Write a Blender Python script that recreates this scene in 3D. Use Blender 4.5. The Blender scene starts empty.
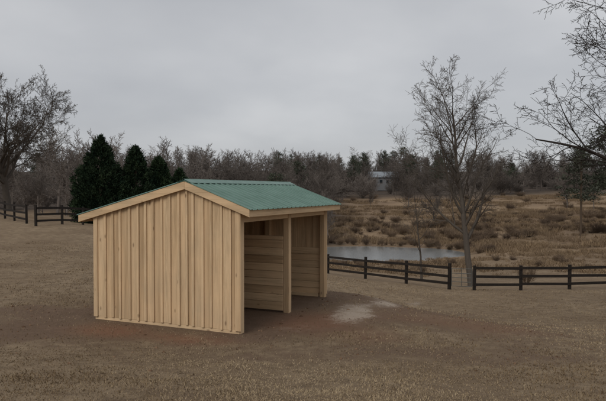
import bpy, math, random
import numpy as np
from mathutils import Vector, Matrix
random.seed(7); rs=np.random.RandomState(11)
S=bpy.context.scene
S.view_settings.view_transform='Standard'; S.view_settings.look='None'; S.view_settings.exposure=0
COL=S.collection

# ------------------------------------------------------------ helpers
def mesh_np(name, V, F, mat=None, cols=None, parent=None, smooth=False, link=True):
    me=bpy.data.meshes.new(name)
    V=np.asarray(V,dtype=np.float32)
    if isinstance(F,np.ndarray):
        n,k=F.shape
        me.vertices.add(len(V)); me.vertices.foreach_set('co',V.ravel())
        me.loops.add(n*k); me.loops.foreach_set('vertex_index',F.astype(np.int32).ravel())
        me.polygons.add(n); me.polygons.foreach_set('loop_start',np.arange(0,n*k,k,dtype=np.int32))
        me.polygons.foreach_set('loop_total',np.full(n,k,dtype=np.int32))
        me.update(calc_edges=True)
    else:
        me.from_pydata([tuple(map(float,v)) for v in V],[],F); me.update()
    if cols is not None:
        a=me.color_attributes.new('tint','FLOAT_COLOR','POINT')
        c=np.ones((len(V),4),dtype=np.float32); cols=np.asarray(cols)
        c[:,:cols.shape[1]]=cols; a.data.foreach_set('color',c.ravel())
    if smooth: me.polygons.foreach_set('use_smooth',np.ones(len(me.polygons),dtype=bool))
    if mat: me.materials.append(mat)
    if not link: return me
    ob=bpy.data.objects.new(name,me); COL.objects.link(ob)
    if parent: ob.parent=parent
    return ob
def empty(name,loc=(0,0,0),rotz=0):
    e=bpy.data.objects.new(name,None); e.location=loc; e.rotation_euler[2]=rotz
    e.empty_display_size=0.3; COL.objects.link(e); return e

class NT:
    def __init__(s,nt): s.nt=nt; nt.nodes.clear()
    def n(s,t,**k):
        nd=s.nt.nodes.new(t)
        for a,b in k.items():
            if a=='ins':
                for i,v in b.items():
                    if isinstance(v,bpy.types.NodeSocket): s.nt.links.new(v,nd.inputs[i])
                    else: nd.inputs[i].default_value=v
            else: setattr(nd,a,b)
        return nd
    def mix(s,f,a,b,bt='MIX'):
        nd=s.nt.nodes.new('ShaderNodeMix'); nd.data_type='RGBA'; nd.blend_type=bt
        for i,v in ((0,f),(6,a),(7,b)):
            if isinstance(v,bpy.types.NodeSocket): s.nt.links.new(v,nd.inputs[i])
            else: nd.inputs[i].default_value=v if i==0 else (*v[:3],1)
        return nd.outputs[2]
    def math(s,op,a,b=0.0,c=None,clamp=False):
        nd=s.nt.nodes.new('ShaderNodeMath'); nd.operation=op; nd.use_clamp=clamp
        for i,v in enumerate((a,b)+((c,) if c is not None else ())):
            if isinstance(v,bpy.types.NodeSocket): s.nt.links.new(v,nd.inputs[i])
            else: nd.inputs[i].default_value=v
        return nd.outputs[0]
    def ramp(s,f,stops):
        nd=s.nt.nodes.new('ShaderNodeValToRGB'); s.nt.links.new(f,nd.inputs[0])
        e=nd.color_ramp.elements
        while len(e)<len(stops): e.new(0.5)
        for i,(p,c) in enumerate(stops):
            e[i].position=p; e[i].color=(c,c,c,1) if not hasattr(c,'__len__') else (*c,1)
        return nd.outputs[0]
    def noise(s,vec,scale,detail=4,rough=.6):
        nd=s.n('ShaderNodeTexNoise',ins={'Scale':scale,'Detail':detail,'Roughness':rough})
        if vec is not None: s.nt.links.new(vec,nd.inputs['Vector'])
        return nd.outputs['Fac']
def newmat(name):
    m=bpy.data.materials.new(name); m.use_nodes=True; return m,NT(m.node_tree)
def finish(t,color,rough=.9,bump=None,bs=.3,bd=.02,metal=0,spec=.3):
    b=t.n('ShaderNodeBsdfPrincipled'); o=t.n('ShaderNodeOutputMaterial')
    L=t.nt.links.new
    if isinstance(color,bpy.types.NodeSocket): L(color,b.inputs['Base Color'])
    else: b.inputs['Base Color'].default_value=(*color,1)
    if isinstance(rough,bpy.types.NodeSocket): L(rough,b.inputs['Roughness'])
    else: b.inputs['Roughness'].default_value=rough
    b.inputs['Metallic'].default_value=metal; b.inputs['Specular IOR Level'].default_value=spec
    if bump is not None:
        bp=t.n('ShaderNodeBump',ins={'Strength':bs,'Distance':bd,'Height':bump}); L(bp.outputs[0],b.inputs['Normal'])
    L(b.outputs[0],o.inputs[0]); return b
def diffuse(t,color):
    b=t.n('ShaderNodeBsdfDiffuse'); o=t.n('ShaderNodeOutputMaterial')
    if isinstance(color,bpy.types.NodeSocket): t.nt.links.new(color,b.inputs[0])
    else: b.inputs[0].default_value=(*color,1)
    t.nt.links.new(b.outputs[0],o.inputs[0])

# ------------------------------------------------------------ terrain
CP=np.array([
(0,0,1.25),(-8,0,1.4),(8,0,1.0),(0,-20,2.5),(-30,-10,2.5),(30,-10,.5),(0,6,.65),(-5,7,.6),(5,7,.4),
(-1.2,12,0),(-4.6,13.5,0),(.7,16.3,0),(-2.8,17.8,0),(-2,15,0),(0,10,.12),
(-8,14,.12),(-12,20,.2),(-20,35,.5),(-17,39,.5),(-22,45,.65),(-8,30,-.2),(-8,45,-.7),(-25,60,.6),(-45,45,1.0),(-60,90,.5),
(4,13,-.25),(3,19,-.9),(6,25,-1.7),(8,13,-.5),(12,22,-1.5),(25,20,-1.8),
(7.6,31.6,-2.34),(1.7,41,-2.74),(16.4,33,-2.46),(30,35,-2.8),(-3,52,-3.2),
(2,60,-4.6),(17,60,-4.3),(10,60,-4.6),(28,60,-4.1),(8,73,-5.85),(8,98,-5.75),(-10,85,-5.5),(22,85,-5.8),(8,85,-5.9),
(38,90,-4.6),(60,80,-3.6),(10,115,-4.6),(10,150,-2.2),(10,190,.3),(10,300,7),(60,150,-.8),(60,110,-3.2),(80,200,2.5),
(150,300,8),(-40,120,0),(-80,200,2),(-20,100,-2),(-10,140,-.5),(-40,200,2),(-600,800,25),(600,800,25),(0,900,30),
(-700,0,4),(700,0,-3),(0,-600,6),(-700,-700,5),(700,-700,3),(1400,1400,30),(-1400,1400,30)],dtype=float)
CC=5.0
def ker(x,y): 
    d=(x[:,None]-CP[None,:,0])**2+(y[:,None]-CP[None,:,1])**2
    return np.sqrt(d+CC*CC)
K=ker(CP[:,0],CP[:,1]); n=len(CP)
A=np.zeros((n+1,n+1)); A[:n,:n]=K; A[:n,n]=1; A[n,:n]=1
W=np.linalg.solve(A,np.append(CP[:,2],0))
TAB=np.random.RandomState(3).rand(256,256)
def vnoise(x,y,s):
    x=x/s; y=y/s; xi=np.floor(x).astype(int); yi=np.floor(y).astype(int); fx=x-xi; fy=y-yi
    fx=fx*fx*(3-2*fx); fy=fy*fy*(3-2*fy)
    g=lambda a,b:TAB[a%256,b%256]
    return (g(xi,yi)*(1-fx)+g(xi+1,yi)*fx)*(1-fy)+(g(xi,yi+1)*(1-fx)+g(xi+1,yi+1)*fx)*fy
def sst(a,b,x): t=np.clip((x-a)/(b-a),0,1); return t*t*(3-2*t)
ANG=math.radians(66.4); U=np.array([math.cos(ANG),math.sin(ANG)]); Vv=np.array([-U[1],U[0]]); P0=np.array([-1.24,11.97])
PCX,PCY,PRX,PRY=9.0,84.5,13.8,10.5
def shed_local(x,y):
    dx=x-P0[0]; dy=y-P0[1]; return dx*U[0]+dy*U[1], dx*Vv[0]+dy*Vv[1]
def shed_dist(x,y):
    t,s=shed_local(x,y)
    return np.hypot(np.maximum(np.abs(t-2.35)-2.35,0),np.maximum(np.abs(s-1.83)-1.83,0))
def terr(x,y,micro=True):
    x=np.atleast_1d(np.asarray(x,float)); y=np.atleast_1d(np.asarray(y,float))
    z=np.empty_like(x)
    for i in range(0,len(x),20000):
        z[i:i+20000]=ker(x[i:i+20000],y[i:i+20000])@W[:n]+W[n]
    r=np.hypot((x-PCX)/PRX,(y-PCY)/PRY)+(vnoise(x,y,7)-.5)*.22
    z-= 1.3*(1-sst(.6,1.12,r))
    if micro:
        r0=np.hypot(x,y-10)
        m=(vnoise(x,y,1.3)-.5)*.06+(vnoise(x+9,y,.45)-.5)*.03+(vnoise(x,y+40,5)-.5)*.16
        m*=1-sst(60,120,r0)
        m+= (vnoise(x,y,14)-.5)*.8*sst(40,90,r0)*sst(1.1,1.8,r)
        m+= (vnoise(x,y,60)-.5)*5*sst(200,400,r0)
        z+=m
    z*=sst(.2,2.5,shed_dist(x,y))*1.0
    return z
def tz(x,y): return float(terr(x,y)[0])

def masks(x,y):
    """dirt, pale, clay, far(+forest)"""
    t,s=shed_local(x,y); d=shed_dist(x,y)
    w=(vnoise(x,y,2.2)-.5)*2.6+(vnoise(x,y,.8)-.5)*1.8+(vnoise(x+5,y,.35)-.5)*1.2
    dirt=1-sst(.2,3.4,d+w)
    e=np.hypot((x-2.6)/5.8,(y-16.8)/5.6)
    dirt=np.maximum(dirt,.88*(1-sst(.2,1.4,e+w*.24)))
    e2=np.hypot((x+4.8)/5.5,(y-12.4)/2.3); dirt=np.maximum(dirt,.75*(1-sst(.2,1.3,e2+w*.2)))
    e3=np.hypot((x-.5)/5,(y-10.6)/1.3); dirt=np.maximum(dirt,.7*(1-sst(.3,1.3,e3+w*.2)))
    dirt=dirt*(.68+.32*sst(.3,.6,vnoise(x,y,1.1)))
    def blob(cx,cy,rx,ry,a):
        c,sn=math.cos(a),math.sin(a); X=(x-cx)*c+(y-cy)*sn; Y=-(x-cx)*sn+(y-cy)*c
        return 1-sst(.0,1.35,np.hypot(X/rx,Y/ry)+w*.3)
    pale=np.maximum.reduce([blob(1.25,14.3,.5,1.3,-.25)*.9,blob(2.1,15.6,.45,1.3,-.5)*.8,blob(3.1,19,.6,2.8,-.3),blob(1.9,17.2,.4,1.3,.2)*.8,blob(4.2,23,.5,3,-.3)*.6,blob(-.2,12.4,.7,.35,.3)*.25])
    clay=np.maximum.reduce([blob(-2.2,11.6,1.5,.55,-.4),blob(-3.8,12.3,1,.5,-.4)*.8,blob(.3,13.2,1.1,.9,.9)*.6,blob(3.8,14.2,2.2,1.2,0)*.35,blob(.9,12.2,1.4,.8,0)*.4])
    far=sst(40,110,np.hypot(x,y))
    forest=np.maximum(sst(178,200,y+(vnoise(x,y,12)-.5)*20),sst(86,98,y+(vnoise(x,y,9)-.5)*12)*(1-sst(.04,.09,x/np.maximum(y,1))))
    return dirt,pale,clay,far+forest

N=420; k=6.5; u=np.linspace(-1,1,N); ax=1500*np.sinh(k*u)/math.sinh(k)
gx,gy=np.meshgrid(ax+.5,ax+13); gx=gx.ravel(); gy=gy.ravel(); gz=terr(gx,gy)
I=np.arange(N*N).reshape(N,N)
F=np.stack([I[:-1,:-1],I[:-1,1:],I[1:,1:],I[1:,:-1]],-1).reshape(-1,4)
mk=np.stack(masks(gx,gy),-1)
m,t=newmat('ground_mat')
geo=t.n('ShaderNodeNewGeometry').outputs['Position']
at=t.n('ShaderNodeAttribute',attribute_name='tint'); sp=t.n('ShaderNodeSeparateColor',ins={0:at.outputs['Color']})
nA=t.noise(geo,.35,5,.6); nB=t.noise(geo,3.0,6,.7); nC=t.noise(geo,22,5,.75); nD=t.noise(geo,90,3,.7)
g=t.mix(t.ramp(nA,[(.38,0),(.6,1)]),(.19,.132,.080),(.28,.208,.132))
g=t.mix(t.ramp(nB,[(.4,0),(.68,1)]),g,(.125,.085,.052))
g=t.mix(t.math('MULTIPLY',t.ramp(nC,[(.45,0),(.7,1)]),.6),g,(.32,.245,.16))
g=t.mix(t.math('MULTIPLY',t.ramp(nD,[(.5,0),(.62,1)]),.6),g,(.085,.058,.038))
dirtc=t.mix(t.ramp(nB,[(.35,0),(.65,1)]),(.125,.08,.05),(.18,.118,.078))
dirtc=t.mix(t.math('MULTIPLY',t.ramp(nC,[(.42,0),(.62,1)]),.6),dirtc,(.085,.056,.039))
dirtc=t.mix(t.math('MULTIPLY',t.ramp(nD,[(.52,0),(.6,1)]),.4),dirtc,(.25,.18,.125))
dm=t.math('ADD',sp.outputs[0],t.math('ADD',t.math('MULTIPLY',t.math('SUBTRACT',nC,.5),1.6),t.math('MULTIPLY',t.math('SUBTRACT',nB,.5),1.2)))
g=t.mix(t.ramp(dm,[(.15,0),(.85,1)]),g,dirtc)
cm=t.math('MULTIPLY',sp.outputs[2],t.ramp(nC,[(.3,0),(.6,1)]))
g=t.mix(t.math('MULTIPLY',cm,.8),g,(.24,.102,.056))
pmn=t.math('ADD',t.math('MULTIPLY',sp.outputs[1],1.1),t.math('MULTIPLY',t.math('SUBTRACT',t.math('ADD',t.math('MULTIPLY',nB,.45),t.math('MULTIPLY',nC,.55)),.5),4.0))
pm=t.math('MULTIPLY',t.ramp(pmn,[(.3,0),(.95,1)]),t.math('MINIMUM',t.math('MULTIPLY',sp.outputs[1],2.0),.8))
g=t.mix(pm,g,(.42,.35,.28))
far=at.outputs['Alpha']
fc=t.mix(t.ramp(t.noise(geo,.06,6,.65),[(.4,0),(.6,1)]),(.25,.175,.105),(.16,.108,.069))
fc=t.mix(t.math('MULTIPLY',t.ramp(t.noise(geo,1.1,6,.7),[(.45,0),(.65,1)]),.45),fc,(.11,.075,.05))
g=t.mix(t.math('MULTIPLY',t.math('MINIMUM',far,1.0),.85),g,fc)
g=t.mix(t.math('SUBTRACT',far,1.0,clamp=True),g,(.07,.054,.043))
h=t.math('ADD',t.math('MULTIPLY',nC,.7),t.math('MULTIPLY',nD,.5))
finish(t,g,.95,h,.8,.05,spec=.15)
mesh_np('ground',np.stack([gx,gy,gz],-1),F,m,mk,smooth=True)

# pond
m,t=newmat('water_mat')
geo=t.n('ShaderNodeNewGeometry').outputs['Position']
finish(t,(.16,.165,.16),.16,t.noise(geo,2.2,3),.35,.03,spec=.6)
a=np.linspace(0,2*math.pi,97)[:-1]
V=[(PCX+PRX*1.2*math.cos(q),PCY+PRY*1.2*math.sin(q),-6.0) for q in a]
mesh_np('pond_water',V,[list(range(96))],m)

# ------------------------------------------------------------ wood
def woodmat(name,axis,c1,c2):
    m,t=newmat(name)
    at=t.n('ShaderNodeAttribute',attribute_name='tint'); sp=t.n('ShaderNodeSeparateColor',ins={0:at.outputs['Color']})
    tc=t.n('ShaderNodeTexCoord').outputs['Object']
    off=t.n('ShaderNodeCombineXYZ',ins={0:t.math('MULTIPLY',sp.outputs[1],37.),1:t.math('MULTIPLY',sp.outputs[1],91.),2:t.math('MULTIPLY',sp.outputs[2],17.)})
    ad=t.n('ShaderNodeVectorMath',operation='ADD',ins={0:tc,1:off.outputs[0]}).outputs[0]
    sc={'z':(1,1,.05),'y':(1,.05,1),'x':(.05,1,1)}[axis]
    v=t.n('ShaderNodeVectorMath',operation='MULTIPLY',ins={0:ad,1:sc}).outputs[0]
    gr=t.noise(v,38,5,.65); big=t.noise(v,7,3,.5)
    c=t.mix(sp.outputs[0],c1,c2)
    c=t.mix(t.math('MULTIPLY',t.ramp(gr,[(.4,0),(.66,1)]),.5),c,(c2[0]*.58,c2[1]*.53,c2[2]*.48))
    c=t.mix(t.math('MULTIPLY',t.ramp(big,[(.4,0),(.62,1)]),.55),c,(c1[0]*1.1,c1[1]*1.06,c1[2]*1.03))
    sk={'z':(1,1,.45),'y':(1,.45,1),'x':(.45,1,1)}[axis]
    kv=t.n('ShaderNodeVectorMath',operation='MULTIPLY',ins={0:ad,1:sk}).outputs[0]
    vo=t.n('ShaderNodeTexVoronoi',ins={'Vector':kv,'Scale':4.2}).outputs['Distance']
    kn=t.ramp(vo,[(.05,1),(.12,0)])
    c=t.mix(t.math('MULTIPLY',kn,.8),c,(.16,.09,.045))
    wt=t.ramp(t.noise(tc,1.7,4,.6),[(.35,0),(.7,1)])
    c=t.mix(t.math('MULTIPLY',wt,.3),c,(.36,.285,.195))
    finish(t,c,.8,gr,.35,.006,spec=.2); return m
L1=(.69,.505,.31); L2=(.44,.295,.165)
WZ=woodmat('pine_vertical','z',L1,L2); WY=woodmat('pine_depthwise','y',L1,L2); WX=woodmat('pine_lengthwise','x',L1,L2)

class Boxes:
    def __init__(s): s.V=[];s.F=[];s.C=[]
    def prism(s,c8,tn=None):
        o=len(s.V); s.V+=c8; c=(random.random() if tn is None else tn,random.random(),random.random()); s.C+=[c]*8
        s.F+=[[o+i for i in f] for f in ((0,3,2,1),(4,5,6,7),(0,1,5,4),(1,2,6,5),(2,3,7,6),(3,0,4,7))]
    def box(s,x0,x1,y0,y1,z0,z1): s.prism([(x0,y0,z0),(x1,y0,z0),(x1,y1,z0),(x0,y1,z0),(x0,y0,z1),(x1,y0,z1),(x1,y1,z1),(x0,y1,z1)])
    def slope(s,x0,x1,y0,y1,zb,za,zc,tn=None):
        zb0,zb1=zb if hasattr(zb,'__len__') else (zb,zb)
        s.prism([(x0,y0,zb0),(x1,y0,zb0),(x1,y1,zb1),(x0,y1,zb1),(x0,y0,za),(x1,y0,za),(x1,y1,zc),(x0,y1,zc)],tn)
    def make(s,name,mat,parent=None,bev=.004):
        ob=mesh_np(name,s.V,s.F,mat,s.C,parent)
        if bev:
            b=ob.modifiers.new('b','BEVEL'); b.width=bev; b.segments=1; b.limit_method='ANGLE'
        return ob

shed=empty('run_in_shed',(P0[0],P0[1],0),ANG)
PK=1.24; ZP=3.03; SF=.372; SB=.262; EF=-.26; EB=4.05; LT=4.7; DP=3.68
def zr(s): return ZP-SF*(PK-s) if s<PK else ZP-SB*(s-PK)
def gable(t0,t1,bt0,bt1,zb=.07):
    B=Boxes(); s=0.0; edges=[0.0]
    while s<DP-.12:
        w=random.uniform(.19,.27)
        if s<PK<s+w+.08: w=PK-s
        s=min(s+w,DP); edges.append(s)
    if edges[-1]<DP: edges.append(DP)
    for a,b in zip(edges[:-1],edges[1:]):
        j=random.uniform(-.012,.012)
        B.slope(t0+random.uniform(0,.004),t1,a+.0025,b-.0025,zb+j,zr(a)-.045,zr(b)-.045,random.choice((.05,.35,.6,1.0))+random.uniform(-.05,.05))
    for e in edges[1:-1]:
        w=random.uniform(.026,.034); za,zc=zr(e-w)-.05,zr(e+w)-.05
        if abs(e-PK)<.01: za=zc=zr(e+w)-.06
        B.slope(bt0,bt1,e-w,e+w,zb+random.uniform(-.015,.01),za,zc,random.uniform(0,.6))
    for a in (.0,DP-.10): B.slope(bt0-.002,bt1,a,a+.10,zb-.01,zr(a)-.05,zr(a+.1)-.05)
    return B
gable(0,.025,-.028,-.0005).make('side_wall',WZ,shed)
gable(LT-.025,LT-.0,LT+.0005,LT+.02).make('far_side_wall',WZ,shed)
B=Boxes(); s=0
while s<LT-.03:
    w=min(random.uniform(.2,.27),LT-.026-s); B.box(max(s,.026)+.002,s+w-.002,DP-.027,DP,.1,zr(DP)-.06); s+=w
B.make('rear_wall',WZ,shed)
B=Boxes()
for t0 in (.03,LT/2-.07,LT-.17):
    B.slope(t0,t0+.14,0.002,.142,-.1,zr(0)-.06,zr(.14)-.06)
    B.slope(t0,t0+.14,PK+.4,PK+.54,-.1,zr(PK+.4)-.09,zr(PK+.54)-.09)
    B.slope(t0,t0+.14,DP-.17,DP-.03,-.1,zr(DP-.17)-.09,zr(DP-.03)-.09)
B.box(-.034,.002,-.03,.0,.06,2.4)
B.make('posts',WZ,shed,.006)
B=Boxes()
B.box(.17,LT/2-.072,.02,.06,2.2,2.42); B.box(LT/2+.072,LT-.172,.02,.06,2.2,2.42)
B.box(.0,LT,DP-.075,DP-.03,.02,.2)
B.box(.17,LT-.17,PK+.44,PK+.5,2.5,2.7)
B.make('headers',WX,shed)
B=Boxes()
B.box(.006,.024,.02,DP-.02,-.06,.12); B.box(LT-.15,LT-.03,.2,DP-.2,-.06,.09)
tt=.10
while tt<LT:
    B.slope(tt,tt+.04,EF+.02,PK,(zr(EF+.02)-.15,zr(PK)-.19),zr(EF+.02)-.04,zr(PK)-.04)
    B.slope(tt,tt+.04,PK+.002,EB-.05,(zr(PK)-.19,zr(EB-.05)-.15),zr(PK)-.04,zr(EB-.05)-.04); tt+=.62
B.make('rafters',WY,shed,.003)
def rows(t0,t1,s0,s1,z0,z1,name):
    B=Boxes(); z=z0
    while z<z1-.05:
        h=min(random.uniform(.17,.2),z1-z); B.box(t0+random.uniform(0,.003),t1,s0,s1,z+.003,z+h-.003); z+=h
    B.make(name,WY,shed)
rows(LT/2-.075,LT/2-.04,.15,DP-.05,.04,1.78,'stall_partition')
rows(LT/2+.04,LT/2+.075,.15,DP-.05,.04,1.78,'stall_partition_back')
rows(LT-.075,LT-.03,.15,DP-.05,.04,1.3,'kickboards')
rows(.03,.07,.15,DP-.05,.04,1.3,'kickboards_near')
T0,T1=-.09,LT+.3
m,t=newmat('green_metal'); tc=t.n('ShaderNodeTexCoord').outputs['Object']
c=t.mix(t.ramp(t.noise(tc,2.2,5,.6),[(.35,0),(.7,1)]),(.052,.12,.088),(.085,.165,.13))
finish(t,c,t.math('ADD',t.math('MULTIPLY',t.noise(tc,6,3),.25),.3),t.noise(tc,1.5,2),.15,.02,spec=.5)
GM=m
def ribbed(sa,sb,name):
    prof=[]; x=T0-.01
    while x<T1+.01:
        for q,hh in ((0,0),(.015,.019),(.04,.019),(.055,0),(.11,0),(.118,.005),(.132,.005),(.14,0)):
            if x+q<=T1+.012: prof.append((x+q,hh))
        x+=.2286
    V=[];Fq=[]
    for s in (sa,sb):
        for px,hh in prof: V.append((px,s,zr(s)+.004+hh))
    n_=len(prof)
    for i in range(n_-1): Fq.append([i,i+1,n_+i+1,n_+i])
    ob=mesh_np(name,V,Fq,GM,None,shed)
    so=ob.modifiers.new('s','SOLIDIFY'); so.thickness=.003; so.offset=1
ribbed(EF-.05,PK,'roof_metal_front'); ribbed(PK,EB+.04,'roof_metal_rear')
V=[];Fq=[]
for tx in (T0-.02,T1+.02):
    for s,z in ((PK-.17,zr(PK-.17)+.022),(PK-.165,zr(PK-.165)+.03),(PK-.03,ZP+.026),(PK,ZP+.045),(PK+.03,ZP+.026),(PK+.165,zr(PK+.165)+.03),(PK+.17,zr(PK+.17)+.022)): V.append((tx,s,z))
for i in range(6): Fq.append([i,i+1,8+i,7+i])
ob=mesh_np('ridge_cap',V,Fq,GM,None,shed); so=ob.modifiers.new('s','SOLIDIFY'); so.thickness=.003
B=Boxes()
B.slope(T0+.03,T1-.03,EF+.03,PK,(zr(EF+.03)-.035,zr(PK)-.035),zr(EF+.03)-.004,zr(PK)-.004)
B.slope(T0+.03,T1-.03,PK+.001,EB-.03,(zr(PK)-.035,zr(EB-.03)-.035),zr(PK)-.004,zr(EB-.03)-.004)
B.make('roof_deck',WX,shed,0)
B=Boxes()
for a,b in ((T0,T0+.03),(T1-.03,T1)):
    B.slope(a,b,EF,PK-.001,(zr(EF)-.155,ZP-.165),zr(EF)-.001,ZP-.001,.45)
    B.slope(a,b,PK+.001,EB,(ZP-.165,zr(EB)-.155),ZP-.001,zr(EB)-.001,.6)
B.make('rake_trim',WY,shed)
B=Boxes()
B.box(T0+.032,T1-.032,EF,EF+.028,zr(EF)-.152,zr(EF)-.002); B.box(T0+.032,T1-.032,EB-.028,EB,zr(EB)-.152,zr(EB)-.002)
B.make('eave_fascia',WX,shed)

# ------------------------------------------------------------ fences
m,t=newmat('fence_black'); tc=t.n('ShaderNodeNewGeometry').outputs['Position']
finish(t,t.mix(t.noise(tc,9,4),(.010,.008,.007),(.036,.029,.024)),.8,t.noise(tc,30,3),.3,.01,spec=.15); FM=m
def fence(name,pts,rails=(.32,.72,1.14)):
    e=empty(name,(pts[0][0],pts[0][1],tz(*pts[0]))); o=Vector(e.location)
    B=Boxes(); R=Boxes()
    P=[Vector((x,y,tz(x,y)))-o for x,y in pts]
    for i,p in enumerate(P):
        q=P[min(i+1,len(P)-1)]-P[max(i-1,0)]; q.z=0; q.normalize(); nn=Vector((-q.y,q.x,0)); h=.065
        lx,ly=random.uniform(-.03,.03),random.uniform(-.02,.02)
        c=[p+q*a*h+nn*b*h for a,b in ((-1,-1),(1,-1),(1,1),(-1,1))]
        top=1.33+random.uniform(-.06,.05)
        B.prism([tuple(v+Vector((0,0,-.4))) for v in c]+[tuple(v+Vector((lx,ly,top))) for v in c])
    for a,b in zip(P[:-1],P[1:]):
        q=(b-a); q.z=0; q.normalize(); nn=Vector((-q.y,q.x,0)); 
        if nn.y>0: nn=-nn
        for hgt in rails:
            ja,jb=random.uniform(-.03,.03),random.uniform(-.03,.03)
            a0=a+nn*.067+q*.003; b0=b+nn*.067-q*.003; w=nn*.025
            c=[a0,b0,b0+w,a0+w]
            z0=[hgt-.07+ja,hgt-.07+jb,hgt-.07+jb,hgt-.07+ja]
            R.prism([tuple(v+Vector((0,0,z))) for v,z in zip(c,z0)]+[tuple(v+Vector((0,0,z+.14))) for v,z in zip(c,z0)])
    B.make('fence_posts',FM,e,0); R.make('fence_rails',FM,e,0)
fence('board_fence',[(7.6,31.6),(5.85,34.5),(3.85,37.6),(1.68,41),(-.5,44.4),(-2.6,47.8),(-4.8,51),(-7,54.4)])
fence('board_fence',[(8.78,31.2),(11.25,31.4),(13.85,31.6),(16.35,31.9),(18.85,32.2),(21.3,32.6),(23.8,33),(26.3,33.5)])
fence('board_fence',[(-17.1,39),(-16.6,42),(-16.2,44.8),(-15.8,47.5),(-15.5,50)])
fence('board_fence',[(-18.6,41),(-20.6,43.5),(-22.5,46),(-24.5,48.5),(-26.5,51),(-28.5,53.5)])
def tube(V,F,p,q,r,nv=6):
    p=Vector(p);q=Vector(q);d=(q-p).normalized();a=d.orthogonal().normalized();b=d.cross(a);o=len(V)
    for c in (p,q):
        for i in range(nv): V.append(tuple(c+(a*math.cos(6.2832*i/nv)+b*math.sin(6.2832*i/nv))*r))
    for i in range(nv): F.append([o+i,o+(i+1)%nv,o+nv+(i+1)%nv,o+nv+i])
V=[];Fq=[]; L=1.0
for z in (.2,.42,.64,.86,1.1): tube(V,Fq,(0,0,z),(L,0,z),.018)
for x in (0,.5,1.0): tube(V,Fq,(x,0,.2),(x,0,1.1),.018)
m,t=newmat('gate_steel'); finish(t,(.12,.12,.11),.5,metal=.5)
g_=mesh_np('farm_gate',V,Fq,m); g_.location=(7.7,31.5,tz(8.2,31.4)); g_.rotation_euler[2]=-.3

# ------------------------------------------------------------ trees
def barkmat(name,a,b,simple=False):
    m,t=newmat(name); tc=t.n('ShaderNodeTexCoord').outputs['Object']; oi=t.n('ShaderNodeObjectInfo').outputs['Random']
    if simple:
        diffuse(t,t.mix(oi,a,b)); return m
    v=t.n('ShaderNodeVectorMath',operation='MULTIPLY',ins={0:tc,1:(1,1,.25)}).outputs[0]
    c=t.mix(t.noise(v,12,4),a,b)
    finish(t,c,.95,t.noise(v,25,3),.5,.02,spec=.1); return m
BK=barkmat('bark_grey',(.115,.097,.08),(.06,.05,.042))
BKD=barkmat('bark_dark',(.05,.042,.037),(.028,.023,.02))
BKF=barkmat('bark_forest_hazed',(.20,.172,.152),(.105,.09,.08),True)  # far bark: distance haze put into the colour, paler and greyer than near bark
class Tree:
    def __init__(s,seed,P): s.r=random.Random(seed); s.V=[]; s.F=[]; s.P=P
    def tubep(s,pts,rad,nv):
        o=len(s.V); m_=len(pts)
        for i,(p,r) in enumerate(zip(pts,rad)):
            d=(pts[min(i+1,m_-1)]-pts[max(i-1,0)]).normalized()
            a=d.orthogonal().normalized() if i==0 else (a-d*a.dot(d)).normalized()
            b=d.cross(a)
            for k_ in range(nv):
                an=6.2832*k_/nv; s.V.append(tuple(p+(a*math.cos(an)+b*math.sin(an))*r))
        for i in range(m_-1):
            for k_ in range(nv):
                k2=(k_+1)%nv; s.F.append((o+i*nv+k_,o+i*nv+k2,o+(i+1)*nv+k2,o+(i+1)*nv+k_))
    def br(s,p,d,L,r,lv):
        P=s.P; R=s.r; ns=P['seg'][lv]; pts=[p.copy()]; rad=[r]; d=d.normalized(); ds=[d]
        end=P['end'][lv]
        for i in range(ns):
            d=(d+Vector((R.gauss(0,1),R.gauss(0,1),R.gauss(0,1)))*P['wig'][lv]+Vector((0,0,P['trop'][lv]))).normalized()
            p=p+d*(L/ns); pts.append(p.copy()); ds.append(d)
            f=(i+1)/ns; rad.append(max(P['rmin'],r*(1-f*(1-end))))
        if lv==0: rad[0]*=1.35
        s.tubep(pts,rad,P['sides'][lv])
        if lv+1<len(P['seg']):
            nc=P['n'][lv]; nc=max(1,int(nc*R.uniform(.8,1.2)+.5)); az=R.uniform(0,6.28)
            for c in range(nc):
                f=P['t0'][lv]+(1-P['t0'][lv])*((c+R.random())/nc); f=min(f,.999)
                j=f*ns; i=int(j); q=pts[i].lerp(pts[i+1],j-i); dd=ds[i+1]
                az+=2.4+R.uniform(-.5,.5); a=dd.orthogonal().normalized(); b=dd.cross(a)
                ang=math.radians(P['ang'][lv]*R.uniform(.7,1.25)*(1.15-.4*f))
                cd=dd*math.cos(ang)+(a*math.cos(az)+b*math.sin(az))*math.sin(ang)
                taper=P['apx'][lv]; cl=L*P['ratio'][lv]*R.uniform(.65,1.15)*(1-taper*(f-P['t0'][lv])/(1.001-P['t0'][lv]))
                cr=max(P['rmin'],(rad[i]+(rad[i+1]-rad[i])*(j-i))*P['rr'][lv]*R.uniform(.75,1.1))
                s.br(q,cd,cl,cr,lv+1)
    def build(s,d,L,r): s.br(Vector((0,0,-.15)),Vector(d),L,r,0); return np.array(s.V),np.array(s.F)
slender=dict(seg=[12,7,5,4,3],wig=[.035,.10,.14,.18,.2],trop=[.03,.07,.05,.03,.02],end=[.12,.15,.2,.3,.4],
  sides=[8,6,4,3,3],n=[19,8,6,4],t0=[.28,.15,.15,.15],ang=[48,45,45,45],ratio=[.44,.42,.5,.55],apx=[.5,.4,.3,.2],rr=[.55,.6,.65,.7],rmin=.006)
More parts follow.
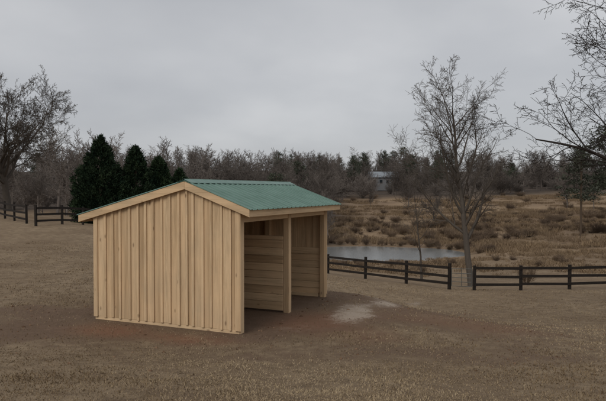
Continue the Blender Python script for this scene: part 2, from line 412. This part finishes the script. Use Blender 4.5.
spread=dict(seg=[5,10,7,5,4,3],wig=[.04,.12,.14,.17,.2,.2],trop=[.0,.03,.02,.01,0,-.01],end=[.75,.15,.2,.25,.3,.4],
  sides=[10,7,5,4,3,3],n=[9,8,6,5,4],t0=[.55,.2,.2,.15,.15],ang=[52,42,42,45,45],ratio=[1.75,.42,.5,.5,.55],apx=[.0,.35,.3,.3,.2],rr=[.5,.55,.6,.65,.7],rmin=.006)
def tree_at(name,seed,P,x,y,d,L,r,mat,rotz=0,H=None):
    V,F=Tree(seed,P).build(d,L,r)
    if H: V*=H/V[:,2].max()
    ob=mesh_np(name,V,F,mat,smooth=True)
    ob.location=(x,y,tz(x,y)); ob.rotation_euler[2]=rotz; return ob
tree_at('bare_tree',8,dict(slender,rmin=.008,n=[20,9,7,4],ang=[44,42,42,45],ratio=[.50,.42,.5,.55],t0=[.25,.12,.12,.1],apx=[.35,.35,.3,.2],rr=[.62,.62,.65,.7],end=[.25,.15,.2,.3,.4],wig=[.05,.11,.15,.18,.2]),10.1,36.2,(-.19,0,1),11.2,.21,BK,H=14.2)
tree_at('bare_tree',15,dict(slender,n=[12,6,5,3]),8.2,42,(-.05,0,1),7.0,.08,BK)
tree_at('bare_tree',21,dict(spread,n=[11,10,7,5,4],trop=[0,.0,.0,-.01,-.02,-.03],ratio=[2.0,.45,.5,.5,.5]),14.6,20.5,(-.08,0,1),4.3,.34,BKD,.4)
big=dict(spread,rmin=.012,n=[13,11,8,6,4],trop=[0,.05,.03,.02,.01,0],ratio=[1.7,.45,.52,.5,.5])
tree_at('bare_tree',33,big,-27.6,57,(0,0,1),5.0,.38,BK,H=14.2)

# forest prototypes
def proto(seed,P,L,r,name,mat):
    V,F=Tree(seed,P).build((0,0,1),L,r)
    V/=V[:,2].max()
    return mesh_np(name,V,F,mat,link=False)
fs=dict(slender,n=[24,8,6],seg=[7,4,3,2],sides=[5,3,3,3],rmin=.028,t0=[.22,.12,.1],ratio=[.34,.48,.6],ang=[42,42,42],apx=[.45,.3,.2],wig=[.04,.1,.16,.2])
fp=dict(spread,n=[9,9,7,4],seg=[4,6,4,3,2],sides=[5,3,3,3,3],rmin=.028,t0=[.45,.15,.1,.1],ratio=[1.35,.45,.5,.5],trop=[0,.07,.05,.03,.02],ang=[45,42,42,45])
protos=[proto(101,fs,14,.2,'bare_a',BKF),proto(102,fs,15,.2,'bare_b',BKF),proto(103,fp,6,.25,'bare_c',BKF),proto(104,fp,7,.25,'bare_d',BKF),proto(105,dict(fs,ang=[34,40,40]),15,.2,'bare_e',BKF)]
def leafmat(name,a,b):
    m,t=newmat(name); at=t.n('ShaderNodeAttribute',attribute_name='tint'); sp=t.n('ShaderNodeSeparateColor',ins={0:at.outputs['Color']})
    oi=t.n('ShaderNodeObjectInfo').outputs['Random']
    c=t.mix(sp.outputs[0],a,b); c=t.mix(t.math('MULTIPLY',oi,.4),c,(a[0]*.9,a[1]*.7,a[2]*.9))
    c=t.mix(t.math('MULTIPLY',sp.outputs[1],1),c,(.10,.075,.055))
    diffuse(t,c); return m
LM=leafmat('cedar_green',(.014,.027,.016),(.045,.068,.033)); PM=leafmat('pine_green_hazed',(.055,.066,.048),(.105,.118,.078))  # pine green is lightened and greyed, distance haze painted into the crown colour
def slivers(centers,dirs,size,tint,width=.25):
    n_=len(centers); d=dirs/np.linalg.norm(dirs,axis=1,keepdims=True)
    r=rs.normal(size=(n_,3)); s=np.cross(d,r); s/=np.linalg.norm(s,axis=1,keepdims=True)
    sz=size[:,None]; a=centers-s*sz*width; b=centers+s*sz*width; c=centers+d*sz
    V=np.stack([a,b,c],1).reshape(-1,3); F=np.arange(3*n_).reshape(-1,3)
    C=np.zeros((3*n_,3)); C[:,0]=np.repeat(tint,3); return V,F,C
def cedar(H,Rm,nsp,per,sz):
    cs=[];ds=[];tt_=[];ss=[]
    lob=[(rs.uniform(0,6.28),rs.uniform(.1,.9),rs.uniform(-.3,.3)) for _ in range(26)]
    for i in range(nsp):
        h=rs.uniform(.01,1)**1.15; az=rs.uniform(0,6.28)
        prof=(1-h)**.72*(0.75+.35*min(1,h*5)); 
        k_=1+sum(a*math.exp(-((((az-z0+3.14)%6.28)-3.14)/.5)**2-((h-hh)/.1)**2) for z0,hh,a in lob)
        R=Rm*prof*k_*rs.uniform(.55,1.08)
        c=np.array([math.cos(az)*R,math.sin(az)*R,h*H]); out=np.array([math.cos(az)*.7,math.sin(az)*.7,.75])
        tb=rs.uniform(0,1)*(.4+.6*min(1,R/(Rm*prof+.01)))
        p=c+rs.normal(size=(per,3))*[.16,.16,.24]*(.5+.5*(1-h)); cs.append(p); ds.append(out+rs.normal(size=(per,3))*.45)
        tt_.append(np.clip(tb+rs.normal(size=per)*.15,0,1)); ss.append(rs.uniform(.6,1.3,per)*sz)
    return slivers(np.concatenate(cs),np.concatenate(ds),np.concatenate(ss),np.concatenate(tt_))
def add_trunk(V,F,C,H,r):
    Vt=[];Ft=[]
    tube(Vt,Ft,(0,0,-.3),(0,0,H),r,6); Ft=np.array([[f[0],f[1],f[2]] for f in Ft]+[[f[0],f[2],f[3]] for f in Ft])+len(V)
    c=np.zeros((len(Vt),3)); c[:,1]=1
    return np.concatenate([V,np.array(Vt)]),np.concatenate([F,Ft]),np.concatenate([C,c])
for (x,y,H,R) in ((-16.6,50,7.1,2.5),(-14.0,51,6.8,2.3),(-12.3,52,6.4,2.3),(-10.7,53,5.9,1.9),(-18.3,54,4.6,1.6)):
    V,F,C=add_trunk(*cedar(H,R,520,60,.2),H*.8,.13)
    ob=mesh_np('cedar_tree',V,F,LM,C); ob.location=(x,y,tz(x,y))
def pine(seed):
    rs.seed(seed); cs=[];ds=[];tt_=[];ss=[]
    for i in range(75):
        h=rs.uniform(.42,1); az=rs.uniform(0,6.28); R=.19*math.sin(min(1,(1-h)/.58+.12)*1.9)*rs.uniform(.2,1.15)
        c=np.array([math.cos(az)*R,math.sin(az)*R,h]); k_=45
        cs.append(c+rs.normal(size=(k_,3))*[.026,.026,.014]); ds.append(rs.normal(size=(k_,3))+[0,0,.5]); tt_.append(np.clip(rs.uniform(0,1)+rs.normal(size=k_)*.15,0,1)); ss.append(rs.uniform(.012,.028,k_))
    V,F,C=slivers(np.concatenate(cs),np.concatenate(ds),np.concatenate(ss),np.concatenate(tt_),.3)
    V,F,C=add_trunk(V,F,C,.95,.009); return mesh_np('pine',V,F,PM,C,link=False)
pines=[pine(1),pine(2),pine(3)]
def scatter(name,items,dz=-.1):
    e=empty(name); X=np.array([i[1] for i in items]); Y=np.array([i[2] for i in items]); Z=terr(X,Y)
    for (me,x,y,h,w),z in zip(items,Z):
        o=bpy.data.objects.new(name+'_part',me); o.parent=e; o.location=(x,y,z+dz); o.rotation_euler[2]=random.uniform(0,6.28)
        o.scale=(h*w,h*w,h); COL.objects.link(o)
bp=dict(seg=[1,4,3,2],wig=[.0,.12,.16,.2],trop=[0,.08,.05,.03],end=[.9,.25,.3,.4],sides=[3,3,3,3],n=[30,7,4],t0=[.1,.2,.1],ang=[38,35,35],ratio=[9,.5,.55],apx=[0,.3,.2],rr=[.5,.6,.7],rmin=.013)
BR=barkmat('brush_brown',(.20,.145,.10),(.12,.088,.066),True)
def bproto(seed,name,mat): 
    V,F=Tree(seed,bp).build((0,0,1),.25,.04); V/=V[:,2].max(); return mesh_np(name,V,F,mat,link=False)
bps=[bproto(i,'shrub',BR) for i in (1,2,3)]; und=[bproto(i,'understory',BKF) for i in (4,5)]
R_=random.Random(4); it=[]
for i in range(220):
    y=R_.uniform(98,165); x=R_.uniform(-1.1,.05)*y
    top=2.85+y/609*R_.uniform(26,46)
    me=R_.choice(protos if R_.random()<.9 else pines)
    it.append((me,x,y,max(6,top+.5)*(.85 if me in pines else 1),R_.uniform(.9,1.35)))
for i in range(40):
    y=R_.uniform(72,98); x=R_.uniform(-1.1,-.28)*y; it.append((R_.choice(protos),x,y,R_.uniform(6,10),R_.uniform(.9,1.3)))
for i in range(80):
    y=R_.uniform(90,140); x=R_.uniform(-1.0,.03)*y; it.append((R_.choice(und),x,y,R_.uniform(3,6),R_.uniform(.9,1.4)))
scatter('distant_woods',it)
def house_gap(x,y): return abs(x/y-.1228)<.016 and y<242
it=[]
for i in range(330):
    y=R_.uniform(198,300); x=R_.uniform(-.05,1.0)*y
    top=2.85+y/609*R_.uniform(26,43)
    if house_gap(x,y): continue
    me=R_.choice(protos if R_.random()<.86 else pines)
    it.append((me,x,y,(top-2.5-(y-195)*.045),R_.uniform(.9,1.35)))
for i in range(130):
    y=R_.uniform(190,250); x=R_.uniform(.0,.95)*y
    if house_gap(x,y): continue
    it.append((R_.choice(und),x,y,R_.uniform(4,9),R_.uniform(.9,1.5)))
scatter('distant_treeline',it)
it=[]
for i in range(16):
    y=R_.uniform(100,165); x=R_.uniform(.42,1.0)*y; it.append((R_.choice(protos),x,y,R_.uniform(7,12),R_.uniform(.9,1.3)))
for i in range(5):
    y=R_.uniform(120,175); x=R_.uniform(.1,.42)*y; it.append((R_.choice(protos),x,y,R_.uniform(5,8),R_.uniform(.9,1.3)))
for (x,y,h) in ((42,92,13.5),(47.5,95,17),(49,88,15.5),(54,94,17),(58,90,16)): it.append((R_.choice(pines),x,y,h,1.3))
for (x,y,h) in ((-35.5,88,13.5),(-31,92,13.5),(-28,90,12),(-40,84,11),(-22.5,95,13)): it.append((R_.choice(protos[2:4]),x,y,h,1.1))
scatter('distant_tree_clump',it)
def pond_r(x,y): return math.hypot((x-PCX)/PRX,(y-PCY)/PRY)
it=[]
for i in range(420):
    y=R_.uniform(96,128) if R_.random()<.8 else R_.uniform(128,190); x=R_.uniform(-.02,.9)*y
    if pond_r(x,y)<1.2: continue
    if y<100 and x<24: continue
    it.append((R_.choice(bps),x,y,R_.uniform(.7,2.0),R_.uniform(1.1,1.8)))
scatter('brush_thicket',it)
it=[]
for i in range(70):
    a=R_.uniform(-.3,3.3)
    q=R_.uniform(1.05,1.25); it.append((R_.choice(bps),PCX+PRX*q*math.cos(a),PCY+PRY*q*math.sin(a),R_.uniform(.6,1.6),R_.uniform(.8,1.4)))
scatter('pond_edge_scrub',it)
m,t=newmat('sedge'); at=t.n('ShaderNodeAttribute',attribute_name='tint'); sp=t.n('ShaderNodeSeparateColor',ins={0:at.outputs['Color']})
oi=t.n('ShaderNodeObjectInfo').outputs['Random']
diffuse(t,t.mix(t.math('MULTIPLY',oi,.7),t.mix(sp.outputs[0],(.155,.108,.068),(.29,.21,.13)),(.165,.12,.082)))
def sedge(seed):
    rs.seed(seed); k_=1000; cl=rs.normal(size=(45,2))*1.6; ci=rs.randint(0,45,k_)
    p=np.concatenate([cl[ci]+rs.normal(size=(k_,2))*.22,np.zeros((k_,1))-.05],1); dr=rs.normal(size=(k_,3))*[.25,.25,0]+[0,0,1]
    V,F,C=slivers(p,dr,rs.uniform(.4,1.0,k_),rs.rand(k_),.045); return mesh_np('sedge_patch',V,F,m,C,link=False)
seds=[sedge(5),sedge(6)]; it=[]
for i in range(520):
    y=72+110*R_.random()**1.1; x=R_.uniform(-.1,.85)*y
    if pond_r(x,y)<1.22 or (y<97 and x<24): continue
    it.append((R_.choice(seds),x,y,R_.uniform(.35,.85),R_.uniform(1.4,2.2)))
for i in range(60):
    y=R_.uniform(46,72); x=R_.uniform(.02,.6)*y; it.append((R_.choice(seds),x,y,R_.uniform(.2,.4),2.4))
scatter('broom_sedge_grass',it,0)
it=[(bps[0],13.6,37,1.6,.8)]
for q in range(24):
    x=R_.uniform(2,28); it.append((R_.choice(bps),x,R_.uniform(50,66),R_.uniform(.4,1.0),1.3))
scatter('scrub',it)
B=Boxes(); B.box(-5,5,-4,4,-2,3)
hs=empty('distant_house',(29.5,225,tz(29.5,225)+1.8))
m1,t=newmat('siding'); finish(t,t.mix(t.noise(t.n('ShaderNodeTexCoord').outputs['Object'],3,3),(.15,.15,.155),(.19,.195,.20)),.8)
m2,t=newmat('roof_grey'); finish(t,(.20,.22,.24),.6)
m3,t=newmat('glass_dark'); finish(t,(.02,.025,.03),.2)
B.make('walls',m1,hs,0)
mesh_np('roof',[(-5.5,-4.6,2.8),(5.5,-4.6,2.8),(5.5,0,5),(-5.5,0,5),(5.5,4.6,2.8),(-5.5,4.6,2.8)],[[0,1,2,3],[3,2,4,5],[0,3,5],[1,4,2]],m2,None,hs)
B=Boxes()
for x in (-3.6,-1.2,1.2,3.6): B.box(x-.5,x+.5,-4.06,-4.003,.6,1.9)
B.make('windows',m3,hs,0)

# ------------------------------------------------------------ dormant grass, clods
rs.seed(77); n_=240000
d=4.3*(34/4.3)**rs.rand(n_); th=rs.uniform(-.66,.66,n_); x=np.sin(th)*d; y=np.cos(th)*d
mm=masks(x,y); pr=(1-mm[0]*.92)*(.2+1.2*vnoise(x,y,.6))*(1-mm[1])
keep=(rs.rand(n_)<pr)&(shed_dist(x,y)>.12); x=x[keep];y=y[keep]; z=terr(x,y)
dd=np.hypot(x,y); k_=len(x)
h=rs.uniform(.018,.05,k_)*(.6+.8*vnoise(x,y,1.1)); lean=rs.normal(size=(k_,3))*[.8,.8,0]+[0,0,1.0]
wd=rs.uniform(.0025,.005,k_)*(1+dd/9)
lean/=np.linalg.norm(lean,axis=1,keepdims=True); a=rs.uniform(0,6.28,k_); s=np.stack([np.cos(a),np.sin(a),a*0],1)
c=np.stack([x,y,z-.004],1)
V=np.stack([c-s*wd[:,None],c+s*wd[:,None],c+lean*h[:,None]],1).reshape(-1,3)
C=np.zeros((3*k_,3)); tv=np.clip(rs.rand(k_)*.7+.8*(vnoise(x,y,1.9)-.3)+.4*(vnoise(x,y,5)-.5),0,1); C[:,0]=np.repeat(tv,3)
m,t=newmat('dry_grass'); at=t.n('ShaderNodeAttribute',attribute_name='tint'); sp=t.n('ShaderNodeSeparateColor',ins={0:at.outputs['Color']})
diffuse(t,t.mix(sp.outputs[0],(.14,.095,.055),(.38,.295,.19)))
mesh_np('dormant_grass',V,np.arange(3*k_).reshape(-1,3),m,C)
n_=3500; x=rs.uniform(-11,9,n_); y=rs.uniform(6,24,n_); mm=masks(x,y)[0]; keep=(rs.rand(n_)<.08+mm)&(shed_dist(x,y)>.05); x=x[keep];y=y[keep];z=terr(x,y);k_=len(x)
base=np.array([(1,0,0),(-1,0,0),(0,1,0),(0,-1,0),(0,0,.7),(0,0,-.7)],float); fo=np.array([(0,2,4),(2,1,4),(1,3,4),(3,0,4),(2,0,5),(1,2,5),(3,1,5),(0,3,5)])
r=np.minimum(rs.gamma(2,.007,k_)+.005,.04)
V=(base[None]*(1+rs.normal(size=(k_,6,1))*.3)*r[:,None,None]+np.stack([x,y,z],1)[:,None]).reshape(-1,3)
F=(fo[None]+np.arange(k_)[:,None,None]*6).reshape(-1,3); C=np.zeros((6*k_,3)); C[:,0]=np.repeat(rs.rand(k_),6)
m,t=newmat('clods'); at=t.n('ShaderNodeAttribute',attribute_name='tint'); sp=t.n('ShaderNodeSeparateColor',ins={0:at.outputs['Color']})
diffuse(t,t.mix(sp.outputs[0],(.08,.046,.028),(.22,.14,.09)))
mesh_np('dirt_clods',V,F,m,C,smooth=True)

# ------------------------------------------------------------ sky, sun, camera
EL=math.radians(40); AZ=math.radians(215)
w=bpy.data.worlds.new('World'); S.world=w; w.use_nodes=True; t=NT(w.node_tree)
sky=t.n('ShaderNodeTexSky'); sky.sky_type='NISHITA'; sky.sun_disc=False; sky.sun_elevation=EL; sky.sun_rotation=AZ
tc=t.n('ShaderNodeTexCoord').outputs['Generated']; sx=t.n('ShaderNodeSeparateXYZ',ins={0:tc})
zz=t.math('MAXIMUM',sx.outputs[2],0.0); den=t.math('ADD',zz,.3)
cv=t.n('ShaderNodeCombineXYZ',ins={0:t.math('DIVIDE',sx.outputs[0],den),1:t.math('DIVIDE',sx.outputs[1],den),2:0.0})
c1=t.noise(cv.outputs[0],.75,5,.45); c2=t.noise(cv.outputs[0],2.0,4,.45)
cl=t.math('ADD',t.math('MULTIPLY',c1,.75),t.math('MULTIPLY',c2,.25))
cc=t.ramp(cl,[(.36,(.435,.445,.47)),(.5,(.52,.528,.548)),(.64,(.64,.643,.655))])
el=t.n('ShaderNodeMapRange',ins={0:zz,1:.30,2:1.0,3:10.0,4:16.5}).outputs[0]
sc=t.n('ShaderNodeVectorMath',operation='SCALE',ins={0:cc,'Scale':el}).outputs[0]
mx=t.mix(.93,sky.outputs[0],sc)
bg=t.n('ShaderNodeBackground',ins={0:mx,1:.1}); o=t.n('ShaderNodeOutputWorld'); t.nt.links.new(bg.outputs[0],o.inputs[0])
ld=bpy.data.lights.new('sun','SUN'); ld.energy=1.2; ld.angle=math.radians(28); ld.color=(1,.95,.87)
lo=bpy.data.objects.new('sun',ld); COL.objects.link(lo)
dv=Vector((math.sin(AZ)*math.cos(EL),math.cos(AZ)*math.cos(EL),math.sin(EL))); lo.rotation_euler=dv.to_track_quat('Z','Y').to_euler()
cd=bpy.data.cameras.new('camera'); cd.lens=36.2; cd.sensor_width=36; cd.clip_end=5000; cd.clip_start=.05
co=bpy.data.objects.new('camera',cd); COL.objects.link(co); co.location=(0,0,2.85); co.rotation_euler=(math.radians(90-.99),0,0); S.camera=co
